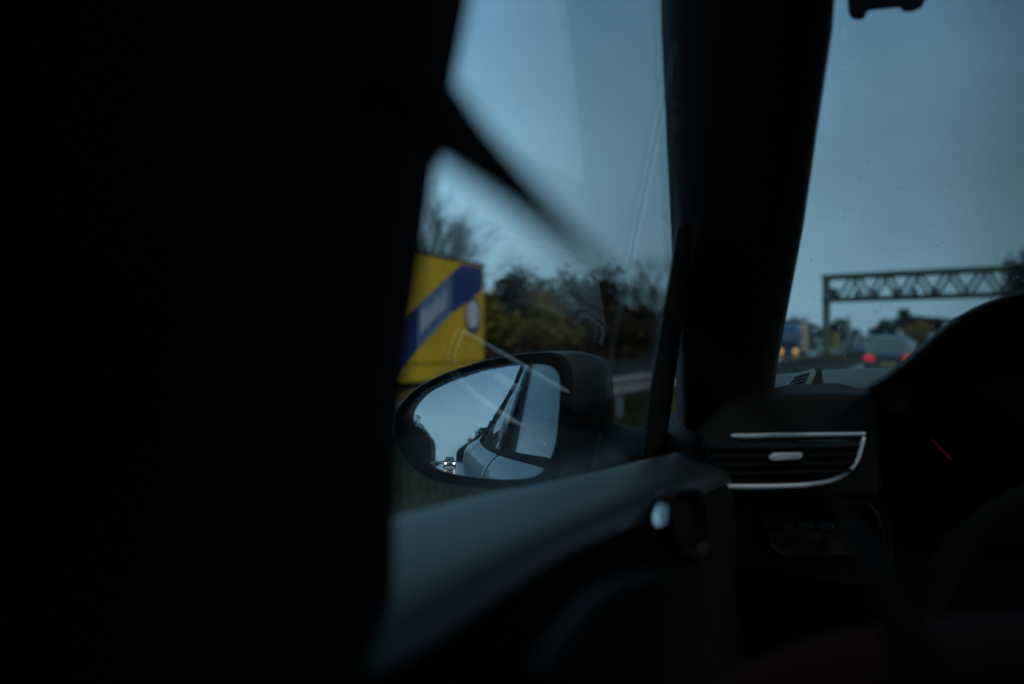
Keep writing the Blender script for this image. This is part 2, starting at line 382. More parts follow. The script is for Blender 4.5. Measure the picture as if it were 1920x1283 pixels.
# far woods: masses nobody could count
def wood(name, spots, m, label, seed, q=160):
    rnd = random.Random(seed); b = MB()
    for (x, y, h, r) in spots:
        for _ in range(q):
            z = h * rnd.random() ** .8; rr = r * (1 - .55 * (z / h) ** 2) * rnd.random() ** .5; a = rnd.uniform(0, 6.28)
            p = Vector((x + math.cos(a) * rr, y + math.sin(a) * rr, z))
            n = Vector((rnd.gauss(0, 1), rnd.gauss(0, 1), rnd.gauss(0, 1))).normalized(); u = n.orthogonal().normalized(); v = n.cross(u); s_ = r * rnd.uniform(.06, .17)
            b.add([p - u * s_, p + v * s_ * .6, p + u * s_, p - v * s_ * .6], [(0, 1, 2, 3)])
        b.bar((x, y, -.1), (x, y, h * .8), .25, .08, 5)
    return tag(b.build(name, m), label, 'wood', kind='stuff')
rnd = random.Random(5)
wood('far_wood', [(x + rnd.uniform(-3, 3), 460 + rnd.uniform(-40, 40), rnd.uniform(6.5, 10.5), 5) for x in range(-90, 60, 4)], M['wood_far'], 'far dark tree line across the road ahead', 1, 420)
wood('left_bank_wood', [(-23 - rnd.uniform(0, 7), y + rnd.uniform(-3, 3), rnd.uniform(.85, 1.1) * interp([(-640, 30), (-230, 28), (-170, 18), (-120, 7)], y), 5.5) for y in range(-640, -100, 5)], M['wood_far'], 'dark wooded slope behind, seen at the left of the mirror glass', 2, 420)
wood('right_bank_wood', [(12 + rnd.uniform(0, 5), y + rnd.uniform(-3, 3), rnd.uniform(11, 15), 3.8) for y in range(-520, -30, 5)], M['wood_far'], 'dark roadside trees behind, seen beside the car body in the mirror', 3, 420)
wood('right_verge_wood', [(17 + rnd.uniform(0, 6), y, rnd.uniform(7, 10), 3.5) for y in range(130, 420, 8)], M['wood_far'], 'dark mass of trees along the right verge far ahead', 4, 300)
wood('left_verge_wood', [(-27 - rnd.uniform(0, 6), y, rnd.uniform(3.5, 6.), 3.2) for y in range(150, 440, 8)], M['wood_far'], 'low dark trees left of the road far ahead', 6, 300)
wood('hedge_row', [(-26 - rnd.uniform(0, 3), y, rnd.uniform(3.2, 4.6), 2.6) for y in range(46, 150, 4)], M['leaf_brown'], 'dense brown hedge behind the autumn bushes', 8, 500)

# ---- gantry over the carriageway
g = tag(empty('sign_gantry', (-7.5, 141, -.06)), 'green-grey lattice gantry spanning the road ahead', 'gantry')
A = Vector((0, 0, 0)); B = Vector((19.5, -15.5, 0)); ax = (B - A).normalized(); side = Vector((-ax.y, ax.x, 0)) * .55
zt, zb_ = 8.05, 5.65
for p in (A, B):
    MB().box(p + Vector((0, 0, zt / 2)), (.55, .55, zt), Euler((0, 0, math.atan2(ax.y, ax.x))).to_matrix()).build('post', M['gantry'], g, bevel=.03)
for s_ in (-1, 1):
    MB().bar(A + side * s_ + UP * (zt - .2), B + side * s_ + UP * (zt - .2), .27, n=4).build('top_chord', M['gantry'], g)
    MB().bar(A + side * s_ + UP * zb_, B + side * s_ + UP * zb_, .24, n=4).build('bottom_chord', M['gantry'], g)
nb = 14; ln = (B - A).length
for k in range(nb):
    a = A + ax * (ln * k / nb); c = A + ax * (ln * (k + 1) / nb)
    for s_ in (-1, 1):
        lo, hi = (a, c) if k % 2 else (c, a)
        if k > 0: MB().bar(lo + side * s_ + UP * zb_, hi + side * s_ + UP * (zt - .2), .16, n=4).build('diagonal', M['gantry'], g)
for t, wd in ((1.6, .75), (4.4, .5), (6.6, .5), (8.8, .5), (11., .5), (13.2, .5)):
    MB().box(A + ax * t + UP * (zb_ + .62 * wd + .15) - side * 1.3, (wd, .35, wd * 1.25)).build('signal_box', M['gantry_box'], g, bevel=.03)

# ---- roadside objects ahead
def sign(name, px, py0, py1, wpx, y, m, label, cat, z0=0., post=True):
    p = UY(px, HOR, y); wd = wpx / F * y; a = UY(px, py1, y).z; c = UY(px, py0, y).z
    r = tag(empty(name, (p.x, y, -.06)), label, cat)
    b = MB().box((0, 0, (a + c) / 2 + .06), (wd, .12, c - a)); b.build('panel', m, r, bevel=.02)
    if post:
        for s_ in (-.3, .3):
            MB().bar((wd * s_, .12, -.1), (wd * s_, .12, (a + c) / 2), .06).build('post', M['galv'], r)
    return r
sign('road_sign', 1790, 598, 620, 26, 200, M['blue_sign'], 'blue road sign just above the instrument hood', 'sign')
sign('site_board', 1748, 624, 640, 12, 180, M['white_sign'], 'small white board right of the car ahead', 'sign')
sign('marker_board', 1568, 622, 655, 9, 150, M['yellow_sign'], 'narrow yellow marker board left of the pale column', 'sign')
cp = UY(1592, HOR, 205)
cl = tag(empty('roadside_column', (cp.x, 205, -.06)), 'pale grey roadside column beyond the gantry post', 'column')
MB().tube([(0, 0, 0), (0, 0, 3.6), (0, 0, 4.3), (0, 0, 5.6)], [.42, .40, .28, .10], 12).build('shaft', M['col_grey'], cl, True)
MB().box((0, 0, .1), (1.1, 1.1, .3)).build('plinth', M['col_grey'], cl, bevel=.03)

# ---- vehicles
def wheel(par, x, y, r, wd, rz=0):
    o = MB().tube([(x - wd / 2, y, r), (x - wd / 2 + .03, y, r), (x + wd / 2 - .03, y, r), (x + wd / 2, y, r)], [r * .93, r, r, r * .93], 20).build('wheel', M['tyre'], par, True)
    MB().tube([(x - wd / 2 - .006, y, r), (x + wd / 2 + .006, y, r)], [r * .62, r * .62], 14).build('rim', M['rim'], o)
def make_car(name, loc, rz, paint, label, tail=False, head=False, lower=None, W=1.76, H=1.46, Ln=4.3, van=False, group=None):
    r = tag(empty(name, loc, rz), label, 'car', group); hw = W / 2; hl = Ln / 2
    st = [(-hl, .78, .40, .82), (-hl + .06, .93, .28, .90), (-hl + .35, .99, .22, .96), (-.9, 1, .20, .95), (.3, 1, .20, .93), (1.1, .99, .20, .90), (hl - .5, .96, .22, .80), (hl - .1, .86, .28, .70), (hl, .70, .38, .60)]
    rings = []
    for y, s_, z0, z1 in st:
        h = hw * s_; zm = (z0 + z1) / 2
        rings.append([Vector((x * h, y, z)) for x, z in ((-.86, z0), (-.98, z0 + .1), (-1, zm), (-.97, z1 - .1), (-.88, z1), (0, z1 + .03), (.88, z1), (.97, z1 - .1), (1, zm), (.98, z0 + .1), (.86, z0), (0, z0 - .02))])
    MB().loft(rings).build('body', lower or paint, r, True, subsurf=1)
    yb0, yb1, yt0, yt1 = (-hl + .05, 1.3, -hl + .12, .75) if van else (-hl + .12, .95, -1.25, .05)
    def gp(x, y0, y1, t): return None
    base = [(-.86, yb0), (.86, yb0), (.88, (yb0 + yb1) / 2), (.84, yb1), (-.84, yb1), (-.88, (yb0 + yb1) / 2)]
    topp = [(-.62, yt0), (.62, yt0), (.64, (yt0 + yt1) / 2), (.60, yt1), (-.60, yt1), (-.64, (yt0 + yt1) / 2)]
    def ring(t, z): return [Vector(((a[0] + (c[0] - a[0]) * t) * hw, a[1] + (c[1] - a[1]) * t, z)) for a, c in zip(base, topp)]
    zb0 = .90; MB().loft([ring(0, zb0), ring(.85, H - .07), ring(1.02, H - .02), [v * 1 + Vector((0, 0, .025)) - Vector((v.x * .25, v.y * .15, 0)) for v in ring(1.05, H)]]).build('roof', paint, r, True, bevel=.03)
    def pane(nm, i, j, t0, t1, ins, off):
        a = ring(t0, zb0 + (H - .07 - zb0) * t0 / .85); c = ring(t1, zb0 + (H - .07 - zb0) * t1 / .85)
        q = [a[i].lerp(a[j], ins), a[i].lerp(a[j], 1 - ins), c[i].lerp(c[j], 1 - ins), c[i].lerp(c[j], ins)]
        n = (q[1] - q[0]).cross(q[3] - q[0]).normalized(); ctr = (q[0] + q[2]) / 2
        if n.dot(ctr - Vector((0, 0, 1.1))) < 0: n = -n
        MB().prism([v + n * .004 for v in q], n * .008).build(nm, M['car_glass'], r)
    pane('rear_window', 0, 1, .12, .86, .07, 1); pane('windscreen', 3, 4, .06, .9, .05, 1)
    for i, j in ((1, 2), (2, 3), (4, 5), (5, 0)): pane('side_window', i, j, .14, .88, .07, 1)
    for x in (-hw + .11, hw - .11):
        for y in (-hl + .8, hl - .85): wheel(r, x, y, .32, .2)
    for s_ in (-1, 1):
        if tail or not head:
            b = MB().loft([[Vector((s_ * hw * x, -hl + .02 - d_, z)) for x, z in ((.50, .70), (.66, .66), (.90, .72), (.97, .82), (.80, .93), (.58, .86))] for d_ in (-.25, .0, .05)])
            b.build('tail_light', M['red_lamp'] if tail else M['dim_red'], r, bevel=.01)
        b = MB().loft([[Vector((s_ * hw * x, hl - .16 + d_, z)) for x, z in ((.55, .56), (.80, .58), (.88, .66), (.80, .72), (.58, .69))] for d_ in (-.2, .10, .14)])
        b.build('headlight', M['head_lamp'] if head else M['white_print'], r, bevel=.008)
    MB().box((0, -hl + .02, .42), (W * .86, .16, .34)).build('rear_bumper', M['car_dark'], r, bevel=.04)
    MB().box((0, -hl + .01, .72), (W * .5, .09, .22)).build('tailgate_panel', M['car_dark'], r, bevel=.02)
    MB().box((0, -hl - .07, .56), (.54, .014, .13)).build('number_plate', M['plate'], r, bevel=.004)
    MB().box((0, hl - .02, .40), (W * .74, .12, .26)).build('front_grille', M['car_dark'], r, bevel=.04)
    MB().box((0, hl + .05, .42), (.5, .012, .11)).build('front_plate', M['plate'], r, bevel=.004)
    return r
p = UY(1667, HOR, 53)
make_car('car_ahead', (p.x, 53, 0), 0, M['car_pale'], 'dark hatchback ahead with pale rear window, red tail lights and yellow plate', tail=True, lower=M['navy_car'], W=1.78, H=1.56, Ln=4.2)
make_car('following_car', (-.75, -56, 0), 0, M['car_pale'], 'car following behind with headlights on, seen in the side mirror', head=True, H=1.62)
p = UY(1546, HOR, 205)
make_car('oncoming_van', (p.x, 205, 0), R(180), M['white_sign'], 'small pale van oncoming left of the yellow marker board', H=1.95, van=True, W=1.85)
p = UY(1609, HOR, 215)
make_car('parked_van', (p.x, 215, 0), R(180), M['blue_cab'], 'small blue van just left of the car ahead', H=1.85, van=True, W=1.9)

# lorries
def lorry(name, loc, rz, body, cabm, label, zlow=.45, ltrail=13.6):
    """local +y is forward; cab in front"""
    r = tag(empty(name, loc, rz), label, 'lorry'); hw = 1.25
    bx = MB(); bx.box((0, -ltrail / 2, (3.96 + zlow + .55) / 2), (2 * hw, ltrail, 3.96 - zlow - .55)); bx.build('trailer_box', body, r, bevel=.03)
    MB().box((0, -ltrail / 2, 3.995), (2 * hw + .05, ltrail + .05, .07)).build('roof_edge', M['steel_dark'], r, bevel=.01)
    for s_ in (-1, 1): MB().box((s_ * (hw - .02), -ltrail / 2 - .1, zlow + .26), (.03, ltrail - 1.0, .50)).build('side_skirt', body, r, bevel=.01)
    MB().box((0, -ltrail / 2, .95), (1.0, ltrail - .4, .22)).build('chassis', M['steel_dark'], r)
    for y in (-ltrail + 1.6, -ltrail + 2.9, -ltrail + 4.2, -2.2):
        for x in (-1.02, 1.02): wheel(r, x, y, .5, .36)
    for s_ in (-1, 1): MB().box((s_ * 1.05, -ltrail - .03, .95), (.28, .06, .16)).build('tail_light', M['dim_red'], r, bevel=.01)
    cb = MB().loft([[Vector((x * 1.22, y, z)) for x, y in ((-1, .35), (-1, 2.3 - fy), (-.86, 2.45 - fy), (.86, 2.45 - fy), (1, 2.3 - fy), (1, .35))] for z, fy in ((.45, .05), (1.2, 0), (1.9, .02), (2.9, .22), (3.45, .5), (3.6, .9))])
    cb.build('cab', cabm, r, bevel=.04)
    MB().prism([(-1.08, 2.47, 1.75), (1.08, 2.47, 1.75), (1.02, 2.30, 2.72), (-1.02, 2.30, 2.72)], (0, .03, 0)).build('windscreen', M['car_glass'], r, bevel=.01)
    MB().box((0, 2.47, 1.25), (1.7, .08, .6)).build('grille', M['steel_dark'], r, bevel=.02)
    MB().box((0, 2.46, .55), (2.42, .16, .42)).build('bumper', cabm, r, bevel=.03)
    for s_ in (-1, 1):
        MB().box((s_ * 1.42, 2.2, 2.3), (.2, .16, .6)).build('wing_mirror', M['steel_dark'], r, bevel=.02)
        wheel(r, s_ * 1.0, 1.35, .5, .34)
    return r
YX = -14.35
pe = UX(908, HOR, YX)                                  # rear end of the trailer's near side
ly = lorry('curtain_side_lorry', (YX - 1.25, pe.y - 13.6, 0), R(180), M['yellow'], M['truck_white'], 'yellow curtain-sided lorry with a navy diagonal band and white disc', .15)
for s_ in (-1, 1): MB().box((s_ * .9, 2.56, .8), (.3, .05, .2)).build('headlight', M['white_print'], ly, bevel=.01)
inv = Matrix.Translation(Vector((YX - 1.25, pe.y - 13.6, 0))) @ Matrix.Rotation(R(180), 4, 'Z'); inv = inv.inverted()
def print_on(name, pxs, m, lift, parent=ly):
    pts = [inv @ (UX(a, c, YX) + Vector((lift, 0, 0))) for a, c in pxs]
    nrm = inv.to_3x3() @ Vector((.004, 0, 0))
    return MB().prism(pts, nrm).build(name, m, parent)
zc = 3.93
def cl_top(pxs):                                       # keep print below the roof edge
    return pxs
bandp = print_on('diagonal_band', [(864, 496), (905, 502), (905, 541), (884, 562), (845, 589), (778, 660), (700, 740), (640, 800), (640, 700), (700, 648), (756, 594), (808, 550)], M['navy'], .006)
print_on('pale_band_panel', [(846, 518), (846, 588), (780, 655), (780, 574), (808, 552)], M['sky_blue'], .014, bandp)
lt = []
for k, (px, t0, t1) in enumerate(((789, .18, .72), (794, .18, .72), (801, .30, .78), (806, .26, .70), (813, .30, .76), (819, .22, .70), (826, .32, .80), (832, .24, .74))):
    up_ = 574 + (518 - 574) * (px - 780) / 66; lo_ = 655 + (588 - 655) * (px - 780) / 66
    o = print_on('letter_stroke', [(px - 1.4, up_ + (lo_ - up_) * t0), (px + 1.4, up_ + (lo_ - up_) * t0), (px + 1.4, up_ + (lo_ - up_) * t1), (px - 1.4, up_ + (lo_ - up_) * t1)], M['white_print'], .022, bandp)
print_on('letter_underline', [(783, 634), (838, 575), (838, 580), (783, 640)], M['navy'], .022, bandp)
def ell(cx, cy, rx, ry, n=24): return [(cx + rx * math.cos(2 * math.pi * k / n), cy + ry * math.sin(2 * math.pi * k / n)) for k in range(n)]
disc = print_on('blue_disc', ell(887, 593, 14, 34), M['navy'], .014)
print_on('white_disc', ell(886, 590, 11, 26), M['white_print'], .022, disc)
p = UY(1479, HOR, 168)
bl = lorry('box_lorry', (p.x, 168 + 2.45, 0), R(180), M['beige'], M['blue_cab'], 'blue lorry oncoming with two amber lamps lit, beside the windscreen pillar')
for px in (1464, 1492):
    q = UY(px, 659, 168)
    MB().tube([(-(q.x - p.x), 2.60, q.z), (-(q.x - p.x), 2.68, q.z), (-(q.x - p.x), 2.72, q.z)], [.30, .28, .12], 14).build('amber_lamp', M['amber'], bl)

# ================================================================== THE CAR WE SIT IN
car = tag(empty('car'), 'silver car around the viewer, with dark interior, dashboard, door and side mirror', 'car')
ZB = [(3., .96), (2.3, 1.01), (1.75, 1.08), (1.6, 1.10), (.95, 1.132), (.6, 1.150), (0, 1.19), (-.55, 1.25), (-1.2, 1.32), (-2.0, 1.36), (-2.4, 1.36)]
XB = [(2.3, .74), (1.6, .775), (.6, .785), (-.3, .78), (-.8, .765), (-1.4, .72), (-2.1, .62), (-2.4, .5)]
XR = [(1.3, .675), (.5, .640), (0, .605), (-.5, .565), (-1.1, .52), (-1.6, .49), (-2.3, .44)]
ZR = [(1.3, 1.57), (1.1, 1.60), (.8, 1.62), (.2, 1.635), (-.5, 1.605), (-1.1, 1.575), (-1.8, 1.50), (-2.3, 1.40)]
XM = [(3.2, .70), (2.4, .86), (1.6, .885), (.6, .895), (-.5, .895), (-1.4, .885), (-2.0, .84), (-2.35, .70)]
both = []
def sided(o):                                           # remember to mirror this part to the right-hand side
    both.append(o); return o
def skin(name, y0, y1, n=8, mt='silver'):
    rings = []
    for i in range(n + 1):
        y = y0 + (y1 - y0) * i / n; xm = interp(XM, y); xb = interp(XB, y); z = interp(ZB, y)
        pr = [(-xm + .10, .22), (-xm + .02, .30), (-xm, .50), (-xm - .004, .72), (-xm - .002, .90), (-xm + .008, z - .16), (-xm + .035, z - .08), (-xb - .028, z - .028), (-xb - .012, z - .018)]
        rings.append([Vector((x, y, zz)) for x, zz in pr])
    return sided(MB().loft(rings, False, False).build(name, M[mt], car, True, solid=.004, subsurf=1))
skin('front_door', .462, 1.66); skin('rear_door', -.62, .456); skin('rear_quarter', -2.35, -.626, 12); skin('front_fender', 1.666, 3.0)
# C pillar and rear shoulder in body colour
rings = []
for y in (-.60, -.9, -1.2, -1.5, -1.8, -2.1, -2.33):
    xb, xr, z0, z1 = interp(XB, y), interp(XR, y), interp(ZB, y), interp(ZR, y)
    rings.append([Vector((-xb - .012 + (xb + .012 - xr) * t, y, z0 - .02 + (z1 + .02 - z0) * t)) for t in (0, .25, .5, .75, 1)])
sided(MB().loft(rings, False, False).build('c_pillar', M['silver'], car, True, solid=.01))
# belt weather strip and window frame outside
st = MB(); rings = []
for i in range(13):
    y = -.60 + 2.26 * i / 12; xb, z = interp(XB, y), interp(ZB, y)
    rings.append([Vector((-xb - .020, y, z - .024)), Vector((-xb - .016, y, z - .008)), Vector((-xb - .004, y, z + .002)), Vector((-xb + .004, y, z - .024))])
sided(st.loft(rings).build('belt_strip', M['bezel'], car, True))
def gl(y, t, off=0.): # point on the side glass, t from belt to rail; off outward
    xb, xr, z0, z1 = interp(XB, y), interp(XR, y), interp(ZB, y), interp(ZR, y)
    return Vector((-(xb + (xr - xb) * t) - off, y, z0 + (z1 - z0) * t))
# the plane of the front side glass: 14 degrees lean, straight fore and aft
GP = Vector((-.766, 1., 1.15)); GN = Vector((math.cos(R(14)), 0, -math.sin(R(14))))
def gz(y, z, off=0.): return Vector((GP.x + (z - GP.z) * math.tan(R(14)) - off, y, z))
def front_glass(name, pts): # pts (y,z)
    return sided(MB().prism([gz(y, z, .002) for y, z in pts], (.004, 0, 0)).build(name, M['glass'], car))
front_glass('side_window', [(.50, 1.135), (1.24, 1.10), (1.16, 1.50), (1.0, 1.575), (.5, 1.605)])
front_glass('quarter_light', [(1.245, 1.10), (1.72, 1.09), (1.30, 1.43), (1.165, 1.50)])
rgl = MB(); rgl.loft([[gl(y, t) for t in (0, .33, .66, 1)] for y in (.31, .1, -.1, -.3, -.54)], False, False)
sided(rgl.build('rear_side_window', M['glass'], car, True, solid=.004))
fr = MB(); path = [gl(-.54, 0, .012), gl(-.575, .12, .012), gl(-.575, .4, .012), gl(-.50, .75, .012), gl(-.42, .98, .012)]
sided(fr.tube(catmull(path, 5), .016, 8).build('window_frame', M['rubber'], car, True))
sided(MB().tube([gl(y, 1.0, .006) for y in (-.45, -.2, .1, .4, .7, 1.0, 1.25)], .02, 8).build('roof_rail_trim', M['bezel'], car, True))
sided(MB().loft([[gl(y, t, o) for t in (0, .5, 1)] for y, o in ((.30, .004), (.31, .012), (.50, .012), (.51, .004))], False, False).build('b_pillar_cover', M['gloss'], car, True, solid=.004))
# roof
rings = []
for y in (1.06, .8, .4, -.1, -.6, -1.1, -1.6, -2.1):
    xr, zr = interp(XR, y) - .008, interp(ZR, y) + .006
    rings.append([Vector((x * xr, y, zr + .05 * (1 - x * x))) for x in (-1, -.8, -.4, 0, .4, .8, 1)])
MB().loft(rings, False, False).build('roof', M['silver'], car, True, solid=.012)
MB().loft([[v - Vector((0, 0, .035)) for v in r_] for r_ in rings], False, False).build('headliner', M['liner'], car, True, solid=.01)
# tail: gate with rear glass
yr = -2.30
MB().loft([[Vector((x * w_, y, z)) for x in (-1, -.5, 0, .5, 1)] for y, z, w_ in ((-2.36, .3, .72), (-2.42, .7, .74), (-2.40, 1.05, .70), (-2.33, 1.16, .66))], False, False).build('tailgate', M['silver'], car, True, solid=.02)
MB().loft([[Vector((x * w_, y, z)) for x in (-1, 0, 1)] for y, z, w_ in ((-2.33, 1.165, .64), (-2.12, 1.48, .50))], False, False).build('rear_window', M['glass'], car, solid=.004)
# bonnet
MB().loft([[Vector((x * w_, y, z + .03 * (1 - x * x))) for x in (-1, -.6, 0, .6, 1)] for y, z, w_ in ((2.12, 1.08, .76), (2.5, 1.03, .80), (2.9, .95, .78), (3.15, .84, .70), (3.25, .60, .62), (3.25, .3, .6))], False, False).build('bonnet', M['silver'], car, True, solid=.01)
MB().box((0, .3, .26), (1.56, 4.9, .06)).build('floor_pan', M['fabric'], car)
# windscreen
def scr(x, t, lift=0.): return Vector((x * (.70 + (.60 - .70) * t), 2.10 - 1.03 * t - .10 * x * x * (1 - .3 * t), 1.155 + .50 * t + lift))
ws = MB(); ws.loft([[scr(x / 6, t / 4) for x in range(-6, 7)] for t in range(5)], False, False)
wso = ws.build('windscreen', M['screen'], car, True, solid=.005)
rd = random.Random(9); db = MB()
for _ in range(420):
    x = rd.uniform(-.98, -.35); t = rd.random() ** 1.6 * .9; c = scr(x, t) + Vector((0, .008, .004)); r_ = rd.uniform(.0004, .0011)
    db.add([c + Vector((r_, 0, 0)), c + Vector((-r_, 0, 0)), c + Vector((0, r_, 0)), c + Vector((0, -r_, 0)), c + Vector((0, 0, r_)), c + Vector((0, 0, -r_))], [(0, 2, 4), (2, 1, 4), (1, 3, 4), (3, 0, 4), (2, 0, 5), (1, 2, 5), (3, 1, 5), (0, 3, 5)])
tag(db.build('rain_drops', M['drop'], wso, True), kind='stuff')

# A pillar trim
ap = [(1262, 1562, -60, 1.14, 1.12), (1263, 1556, 30, 1.18, 1.17), (1270, 1528, 220, 1.29, 1.28), (1278, 1500, 420, 1.41, 1.41), (1281, 1470, 580, 1.52, 1.54), (1284, 1449, 695, 1.60, 1.66), (1288, 1440, 800, 1.63, 1.69), (1292, 1436, 900, 1.63, 1.69)]
rings = []
for l_, r_, py, yl, yr_ in ap:
    a, c = UY(l_, py, yl), UY(r_, py, yr_); mid = (a + c) / 2
    rings.append([a, a.lerp(c, .18) + Vector((.004, -.022, 0)), a.lerp(c, .5) + Vector((.006, -.034, 0)), a.lerp(c, .82) + Vector((.004, -.022, 0)), c, c + Vector((.0, .05, 0)), mid + Vector((-.04, .09, 0)), a + Vector((-.02, .06, 0))])
top = [v + Vector((.0, -.25, .12)) for v in rings[0]]
sided(MB().loft([top] + rings).build('a_pillar', M['fascia'], car, True))
# quarter light bar
q0 = [UX(px, py, x) for px, py, x in ((1277, 420, -.695), (1262, 520, -.712), (1240, 640, -.735), (1222, 750, -.752), (1208, 860, -.766))]
q1 = [UX(px, py, x) for px, py, x in ((1300, 420, -.695), (1292, 520, -.712), (1276, 640, -.735), (1262, 750, -.752), (1246, 860, -.766))]
rings = [[a, c, c + Vector((-.006, .008, 0)), a + Vector((-.006, .008, 0))] for a, c in zip(q0, q1)]
sided(MB().loft(rings).build('quarter_light_bar', M['rubber'], car, True, bevel=.003))

# front door trim
ridge = [(730, 962), (860, 930), (1000, 905), (1150, 872), (1290, 838)]
RID = sorted((UX(a, c, -.75).y, UX(a, c, -.75).z) for a, c in ridge)
RID = [(-.6, RID[0][1] + .05)] + RID + [(1.75, RID[-1][1] - .008)]
CRE = sorted((UX(a, c, -.672).y, UX(a, c, -.672).z) for a, c in ((842, 1123), (919, 1069), (1010, 1007), (1101, 956), (1210, 923)))
CRE = [(-.6, CRE[0][1] + .03), (.3, CRE[0][1])] + CRE + [(1.75, CRE[-1][1] - .03)]
def trim(name, y0, y1, n):
    rings = []
    for i in range(n + 1):
        y = y0 + (y1 - y0) * i / n; zr, zc_ = interp(RID, y), interp(CRE, y)
        zc_ = min(zc_, zr - .012)
        rings.append([Vector((x, y, z)) for x, z in ((-.775, zr - .06), (-.768, zr - .02), (-.752, zr - .003), (-.735, zr * .86 + zc_ * .14), (-.715, zr * .60 + zc_ * .40), (-.694, zr * .28 + zc_ * .72), (-.674, zc_), (-.664, zc_ - .012), (-.66, zc_ - .06), (-.67, 1.0), (-.672, .90), (-.63, .885), (-.60, .865), (-.60, .80), (-.64, .77), (-.69, .70), (-.70, .45), (-.74, .28))])
    sided(MB().loft([r_[:8] for r_ in rings], False, False).build(name + '_pad', M['door_pad'], car, True, solid=.004, subsurf=1))
    return sided(MB().loft([[r_[5] + Vector((-.012, 0, -.012)), r_[6] + Vector((-.008, 0, -.008))] + r_[7:] for r_ in rings], False, False).build(name, M['shade_black'], car, True, solid=.004, subsurf=1))
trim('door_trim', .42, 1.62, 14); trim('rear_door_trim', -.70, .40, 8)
# door handle cup and lever
def dp(px, py, x=-.658): return UX(px, py, x)
cup = [dp(a, c) for a, c in ((1234, 935), (1250, 918), (1300, 914), (1312, 935), (1322, 1030), (1310, 1048), (1268, 1040), (1245, 1000))]
cupm = sum(cup, Vector()) / len(cup)
co = MB(); outer = resample(cup, 40); outer = smooth_closed(outer, 3)
inner = [cupm + (v - cupm) * .86 for v in outer]
co.loft([[v + Vector((-.006, 0, 0)) for v in outer], [v + Vector((.006, 0, 0)) for v in outer], [v + Vector((.006, 0, 0)) for v in inner], [v + Vector((-.004, 0, 0)) for v in inner], [cupm + (v - cupm) * .5 + Vector((-.004, 0, 0)) for v in outer]], True, True)
hc = co.build('handle_cup', M['fascia'], car, True, auto=30)
lc_ = dp(1243, 962, -.648); ln_ = Vector((.45, -.25, .72)).normalized(); ld_ = ray(1243, 962); lw_ = UP - ld_ * (UP.dot(ln_) / ld_.dot(ln_)); lu_ = RT - ld_ * (RT.dot(ln_) / ld_.dot(ln_))
lv = MB().loft([[lc_ + lu_ * (.0040 * s_ * math.cos(a)) + lw_ * (.0078 * s_ * math.sin(a)) + ln_ * d_ for a in [2 * math.pi * k / 20 for k in range(20)]] for s_, d_ in ((.8, -.012), (1, -.006), (1, -.001), (.8, .0004), (.4, .0008))])  # small plate sized and tilted to throw the handle's bright glint
lv.build('lever_glint', M['polished'], hc, True)
# door pull moulding, a long low arc
arc = [dp(a, c, -.60) for a, c in ((1010, 1283), (1060, 1200), (1120, 1130), (1180, 1098), (1230, 1092))]
sided(MB().tube(catmull(arc, 5), [.004] * 21, 8).build('door_pull', M['fascia'], car, True))

# B pillar trim, close to the viewer
bp_ = [(905, -330), (900, -150), (882, 0), (850, 170), (830, 260), (815, 340), (800, 450), (768, 650), (745, 900), (733, 1283), (722, 1700), (700, 3000)]
rings = []
for px, py in bp_:
    xe = -.69
    for _ in range(8):
        e_ = UX(px, py, xe); z = e_.z; xe = -.69 + .25 * max(0, z - 1.15)
    up_ = max(0, z - 1.15); dx = xe + .69; yb_ = .22 - .30 * up_
    rings.append([Vector((x + dx, y, z)) for x, y in ((-.735, e_.y + .012), (-.70, e_.y + .006), (-.688, e_.y - .006), (-.678, e_.y - .05), (-.668, e_.y - .09), (-.662, yb_ + .06), (-.672, yb_ + .01), (-.735, yb_))])
rings.insert(0, [v + Vector((.045, -.03, 1.60 - v.z)) for v in rings[0]])
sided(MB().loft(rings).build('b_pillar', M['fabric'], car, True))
# seat belt: guide loop on the pillar and webbing that turns edge-on
px_path = [(740, 120, 0.344, 0.0104), (800, 195, 0.331, 0.0100), (860, 258, 0.318, 0.0082), (940, 330, 0.305, 0.0062), (1020, 402, 0.297, 0.0045), (1100, 474, 0.292, 0.0031), (1180, 545, 0.288, 0.0018), (1300, 655, 0.292, 0.0011), (1420, 765, 0.310, 0.0011), (1560, 930, 0.420, 0.0036), (1700, 1200, 0.500, 0.0108), (1760, 1420, 0.560, 0.0180)]
l0, l1 = [], []
for i, (px, py, y, a) in enumerate(px_path):
    q = px_path[min(i + 1, len(px_path) - 1)]; o_ = px_path[max(i - 1, 0)]
    tx, ty = q[0] - o_[0], -(q[1] - o_[1]); nl = math.hypot(tx, ty)
    perp = RT * (-ty / nl) + UP * (tx / nl); c = UY(px, py, y); dpt = FW * math.sqrt(max(0, .0225 ** 2 - a * a))
    l0.append(c + perp * a + dpt); l1.append(c - perp * a - dpt)
l0, l1 = catmull(l0, 5), catmull(l1, 5)
MB().loft([[a, c] for a, c in zip(l0, l1)], False, False).build('seat_belt', M['belt'], car, True, solid=.0013)
lc = UY(800, 235, .47)
MB().loft([[lc + RT * (x * s_) + UP * (z * s_) + FW * d_ for x, z in ((-.03, -.035), (-.004, -.028), (.006, -.005), (.004, .03), (-.008, .045), (-.03, .05))] for d_, s_ in ((-.012, .8), (-.008, 1), (.012, 1), (.02, .8))]).build('belt_guide', M['plastic'], car, bevel=.004)

